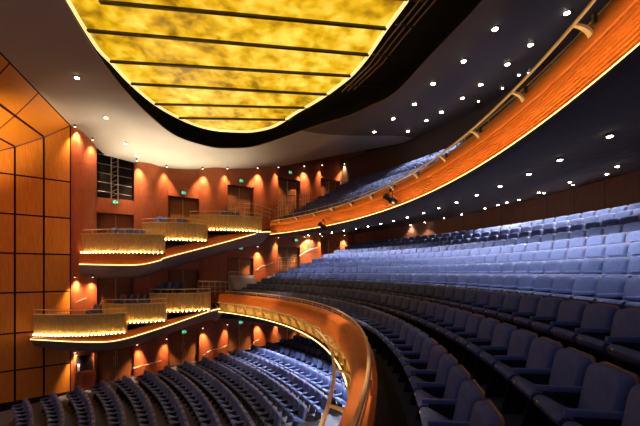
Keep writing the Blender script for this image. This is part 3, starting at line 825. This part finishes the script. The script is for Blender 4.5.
dset(BV_RING, [(77, 77), (106, 117), (125, 143), (137, 155)], 'taupe plaster ceiling', 'plaster ceiling downlights', 150, 80, .075)
# spots added along the soffit front edge to brighten the lower balcony rows
for i in range(20):
    a = math.radians(-26+i*3.9); p = pol(20.42, a)
    if dof(p) > 1.2: lamp('added_soffit_wash', 'SPOT', (*p, E+2.36), (*pol(21.95, a), E+.1), 130, (.97, .97, 1.0), 86, .25, .06)
# unseen spots added under the lower balcony to light the rear stalls rows
for i in range(9):
    for Rr in (18.6, 20.6):
        a = math.radians(2+i*5.2); p = pol(Rr, a)
        if dof(p) > .9: lamp('added_stalls_beam', 'SPOT', (*p, E-3.2), (*pol(Rr-.9, a), E-6), 420, (.90, .92, 1.0), 110, .6, .05)

# ------------------------------------------------------------ stage lanterns hung on the upper balcony rail
def lantern(px, py, label):
    lo, hi = 2., 40.; q = (px-320)/F
    for _ in range(60):
        y = (lo+hi)/2
        if np.hypot(q*y-C[0], y-C[1]) < 19.72: lo = y
        else: hi = y
    p = np.array([q*lo, lo, E+(HZ-py)*lo/F]); a = math.atan2(p[1]-C[1], p[0]-C[0])
    t = thing('stage_lantern', label, 'stage light', (p[0], p[1], p[2]))
    R3 = Matrix.Rotation(a, 3, 'Z')@Matrix.Rotation(math.radians(-62), 3, 'Y')
    m = MB(); m.lathe([(.07, -.26), (.12, -.22), (.13, -.05), (.10, .0), (.10, .22), (.125, .26), (.11, .28)], tuple(p), 12, R3); m.build('lamp_body', M['blackmetal'], t, smooth=True)
    v = np.array([-math.sin(a), math.cos(a)])
    m = MB(); m.tube([(*(p[:2]-v*.15), p[2]), (*(p[:2]-v*.15), p[2]+.28), (*(p[:2]+v*.15), p[2]+.28), (*(p[:2]+v*.15), p[2])], .016, 6); m.build('yoke', M['blackmetal'], t)
    m = MB(); m.box((p[0], p[1], p[2]+.33), (.06, .06, .12), a); m.build('clamp', M['blackmetal'], t)
    m = MB(); m.box(tuple(p+np.array([0, 0, .12])), (.04, .10, .05), a); m.build('tally_panel', M['palegold'], t)
lantern(323, 226.5, 'small black stage lantern near the left end of upper balcony front')
lantern(390.5, 199.5, 'larger black stage lantern hung mid-way along the upper balcony front')

# ------------------------------------------------------------ seats
def tilt(v, a=math.radians(19)):
    x, y, z = v; z -= .42; return (x*math.cos(a)+z*math.sin(a)*1.0, y, .42-x*math.sin(a)+z*math.cos(a))
def p_squab(m):
    prof = []
    w2 = .235
    def sec(y):
        return [(-.40, y, .40), (-.425, y, .44), (-.41, y, .485), (-.36, y, .505), (-.12, y, .475), (.02, y, .455), (.02, y, .37), (-.32, y, .365)]
    rows = [[(x*.97, y, .43+(z-.43)*.8) for x, y, z in sec(-w2)]]+[sec(-w2+.03)]+[sec(0)]+[sec(w2-.03)]+[[(x*.97, y, .43+(z-.43)*.8) for x, y, z in sec(w2)]]
    m.grid([[tilt(v) for v in rw] for rw in rows], closed=True)
def back_outline(w, z0, z1, r=.10, n=5):
    pts = [(-w*.90, z0), ]
    pts.append((w*.90, z0))
    for i in range(n+1):
        a = i/n*math.pi/2; pts.append((w-r+r*math.cos(a), z1-r+r*math.sin(a)))
    for i in range(n+1):
        a = math.pi/2+i/n*math.pi/2; pts.append((-w+r+r*math.cos(a), z1-r+r*math.sin(a)))
    return pts
def slab_from(m, pts, layers):
    """outline in (y,z) extruded along x with scaling per layer; leans back with height"""
    rows = []
    zc = sum(p[1] for p in pts)/len(pts)
    for x, s in layers:
        rows.append([(x+(z-.40)*.20, y*s, zc+(z-zc)*(1-(1-s)*.6)) for y, z in pts])
    m.grid(rows, closed=True)
def p_back(m): slab_from(m, back_outline(.252, .36, .93), [(-.085, .80), (-.075, .90), (-.045, .985), (-.01, 1.0), (.012, .985)])
def p_shell(m): slab_from(m, back_outline(.258, .30, .940, .09), [(.013, 1.0), (.030, 1.0), (.036, .98)])
def p_arm(m):
    rows = []
    for x, s in ((-.36, .7), (-.345, 1.0), (-.2, 1.0), (.03, 1.0)):
        z = .66+(x+.36)*.03; rows.append([(x, .275-.034*s, z-.025), (x, .275+.034*s, z-.025), (x, .275+.034*s, z), (x, .275+.02*s, z+.018), (x, .275-.02*s, z+.018), (x, .275-.034*s, z)])
    m.grid(rows, closed=True)
def p_std(m):
    m.add([(-.30, .258, 0), (-.02, .258, 0), (.03, .258, .63), (-.30, .258, .63), (-.22, .258, .30), (-.30, .292, 0), (-.02, .292, 0), (.03, .292, .63), (-.30, .292, .63), (-.22, .292, .30)],
          [(0, 4, 3, 2, 1), (5, 6, 7, 8, 9), (0, 1, 6, 5), (1, 2, 7, 6), (2, 3, 8, 7), (3, 4, 9, 8), (4, 0, 5, 9)])
def p_stud(m):
    Mx = Matrix.Rotation(-math.pi/2, 3, 'Y'); m.lathe([(.016, 0), (.014, .008), (.004, .011)], tilt((-.423, .12, .445)), 8, Mx)
PARTS = (('squab', p_squab, 'fabric', True), ('backrest', p_back, 'fabric', True), ('back_shell', p_shell, 'shell', False), ('armrest', p_arm, 'fabric', True), ('standard', p_std, 'standard', False), ('seat_stud', p_stud, 'brass', False))
RAW = {}
for n_, fn, mt, sm in PARTS:
    mb = MB(); fn(mb); RAW[n_] = mb
seats = []      # dict(loc, az, row key, index)
def add_row(key, R, z, c, a_start, a_end, pitch=.55):
    n = int((a_end-a_start)*R/pitch)
    for i in range(n):
        a = a_end-(i+.5)*pitch/R; p = pol(R-.11, a, c); seats.append(dict(p=(p[0], p[1], z), a=a, key=key))
for r in range(NROW):
    R = row_R(r); add_row(('circle', r), R, row_floor(r), C, math.radians(-24.5) if r else math.radians(-17.5), azmax(R, 1.55))
for i in range(15):
    e = np.array([-9.84+.854*(-4.55+i), 18.19+.52*(-4.55+i)]); R = float(np.linalg.norm(e-CS)); a1 = math.atan2(e[1]-CS[1], e[0]-CS[0])
    add_row(('stalls', i), R, stalls_z(R)+.0, CS, a1-10.5/R, a1, .56)
for r in range(UP_N):
    R = UP_R0+.92*r; add_row(('gallery', r), R, UP_F0+UP_RISE*r, C, math.radians(-5), azmax(R, 1.7))
def seen(s):
    x, y, z = s['p']; zt = z+.75; q = proj((x, y, zt))
    s['d'] = math.sqrt(x*x+y*y+(zt-E)**2)
    if y < .6 or q is None: return False
    s['q'] = q; px, py = q; mg = 170/s['d']
    if not (-mg < px < 640+mg and -mg < py < 426+mg): return False
    def crossing(R, zlo, zhi):
        dx, dy = x, y; a_ = dx*dx+dy*dy; b_ = -2*(dx*C[0]+dy*C[1]); c_ = C[0]**2+C[1]**2-R*R; D = b_*b_-4*a_*c_
        if D < 0: return False
        for sg in (-1, 1):
            t = (-b_+sg*math.sqrt(D))/(2*a_)
            if .02 < t < .985 and zlo < E+t*(zt+.15-E) < zhi: return True
        return False
    if s['key'][0] == 'stalls' and crossing(17.0, E-2.4, E-1.3): return False
    if s['key'][0] == 'gallery' and crossing(20.1, E+2.4, E+3.32): return False
    return True
vis = [s for s in seats if seen(s)]
vis.sort(key=lambda s: s['d'])
solo = vis[:300]; ids = set(id(s) for s in solo)
for k_ in set(s['key'] for s in vis):
    L = sorted([s for s in vis if s['key'] == k_], key=lambda s: -s['q'][0])
    for i, s in enumerate(L): s['n'] = i+1
first = None
ROWN = {'circle': 'lower balcony row from the rail', 'stalls': "stalls row from the photo's left", 'gallery': 'upper balcony row'}
def seat_label(s):
    kind, r = s['key']
    if kind == 'circle': return "blue seat in %s lower balcony row from the rail, %s from photo's right" % (ordinal(r+1), ordinal(s['n']))
    if kind == 'stalls': return "blue seat in %s stalls row from photo's left, %s from its near end" % (ordinal(r+1), ordinal(s['n']))
    return "blue seat in %s upper balcony row, %s from the right" % (ordinal(r+1), ordinal(s['n']))
GROUP = {'circle': 'blue tip-up seats on the lower balcony', 'stalls': 'blue tip-up seats in the stalls', 'gallery': 'blue tip-up seats on the upper balcony'}
for s in solo:
    if first is None:
        first = thing('theatre_chair', seat_label(s), 'seat', s['p'], GROUP[s['key'][0]], s['a'])
        kids = []
        for n_, fn, mt, sm in PARTS:
            mb = RAW[n_]; o = mb.build(n_, M[mt], None, sm, origin=(0, 0, 0)); o.parent = first; kids.append(o)
        continue
    o = first.copy(); o.name = 'theatre_chair'; COL.objects.link(o); o.location = s['p']; o.rotation_euler = (0, 0, s['a']); o['label'] = seat_label(s); o['group'] = GROUP[s['key'][0]]
    for ch in kids:
        c_ = ch.copy(); COL.objects.link(c_); c_.parent = o
# the remaining, smaller or hidden seats as one mesh
vs, fs, mi, sm_ = [], [], [], []
tv = []; tf = []; tm = []
mats = ['fabric', 'shell', 'standard']
for n_, fn, mt, sm in PARTS:
    if n_ == 'seat_stud': continue
    b = len(tv); tv += RAW[n_].v
    for f in RAW[n_].f: tf.append(tuple(b+j for j in f)); tm.append((mats.index(mt), sm))
tv = np.array(tv)
rest = [s for s in seats if id(s) not in ids]
for s in rest:
    ca, sa = math.cos(s['a']), math.sin(s['a']); b = len(vs)
    X = tv[:, 0]*ca-tv[:, 1]*sa+s['p'][0]; Y = tv[:, 0]*sa+tv[:, 1]*ca+s['p'][1]; Z = tv[:, 2]+s['p'][2]
    vs += np.stack([X, Y, Z], 1).tolist(); fs += [tuple(b+j for j in f) for f in tf]; mi += [a for a, _ in tm]; sm_ += [c_ for _, c_ in tm]
me = bpy.data.meshes.new('distant_theatre_chairs'); me.from_pydata(vs, [], fs)
for n_ in mats: me.materials.append(M[n_])
me.polygons.foreach_set('material_index', mi); me.polygons.foreach_set('use_smooth', sm_); me.update()
ro = bpy.data.objects.new('distant_theatre_chairs', me); COL.objects.link(ro)
tag(ro, 'far rows of blue theatre seats filling the balconies and stalls', 'seats', kind='stuff')
print('SEATS', len(seats), 'visible', len(vis), 'solo', len(solo), 'farthest solo', solo[-1]['d'])

# loose chairs in the boxes
def chair_at(p, ang, label, grp='dark blue chairs in the boxes'):
    o = thing('box_chair', label, 'chair', p, grp, ang)
    for n_, ch in zip([a[0] for a in PARTS], kids):
        if n_ in ('squab', 'backrest', 'back_shell', 'standard'):
            c_ = ch.copy(); COL.objects.link(c_); c_.parent = o
BOXN = ['longest upper box', 'middle upper box', 'highest upper box', 'longest lower box', 'middle lower box', 'lower box touching the balcony']
for bi, (xs, d, dz) in enumerate((((113, 120, 127, 134, 141), 1.0, .0), ((158, 164, 177, 183), 1.2, .0), ((224, 230, 236), 1.2, 0), ((95, 102), 1.0, 0), ((122, 128.5, 135, 141.5, 148), 1.0, .0), ((160, 167, 174, 181), .95, .0))):
    zb = box_spec[bi][2]
    for i, px in enumerate(xs):
        p = onwall(px, 200, d); chair_at((p[0], p[1], zb+(.68 if bi == 5 else .46)), WANG+math.pi*.12+.0, 'dark blue chair in the %s, %s from the left' % (BOXN[bi], ordinal(i+1)))

# lighting gantry rails in the dark void right of the luminous ceiling
gt = thing('lighting_gantry', 'dark catwalk pipes in the black void right of the amber ceiling', 'gantry', (3.0, 12.5, E+8.3))
for k, dx in enumerate((-.15, .12, .40)):
    m = MB(); pts = []
    for px, py in ((345, 92), (372, 66), (392, 40), (420, 6), (440, -20)):
        q = (px-320)/F; r = (HZ-py)/F; y = (8.3+.12*k)/r; pts.append((q*y+dx, y-.1*k, E+8.3+.12*k))
    m.tube(pts, .028, 6); m.build('gantry_pipe', M['shell'], gt)
for px, py in ((352, 86), (380, 56), (404, 26)):
    q = (px-320)/F; r = (HZ-py)/F; y = 8.3/r
    m = MB(); m.tube([(q*y-.3, y, E+8.34), (q*y+1.5, y+.25, E+8.34)], .03, 6); m.build('cross_arm', M['blackmetal'], gt)
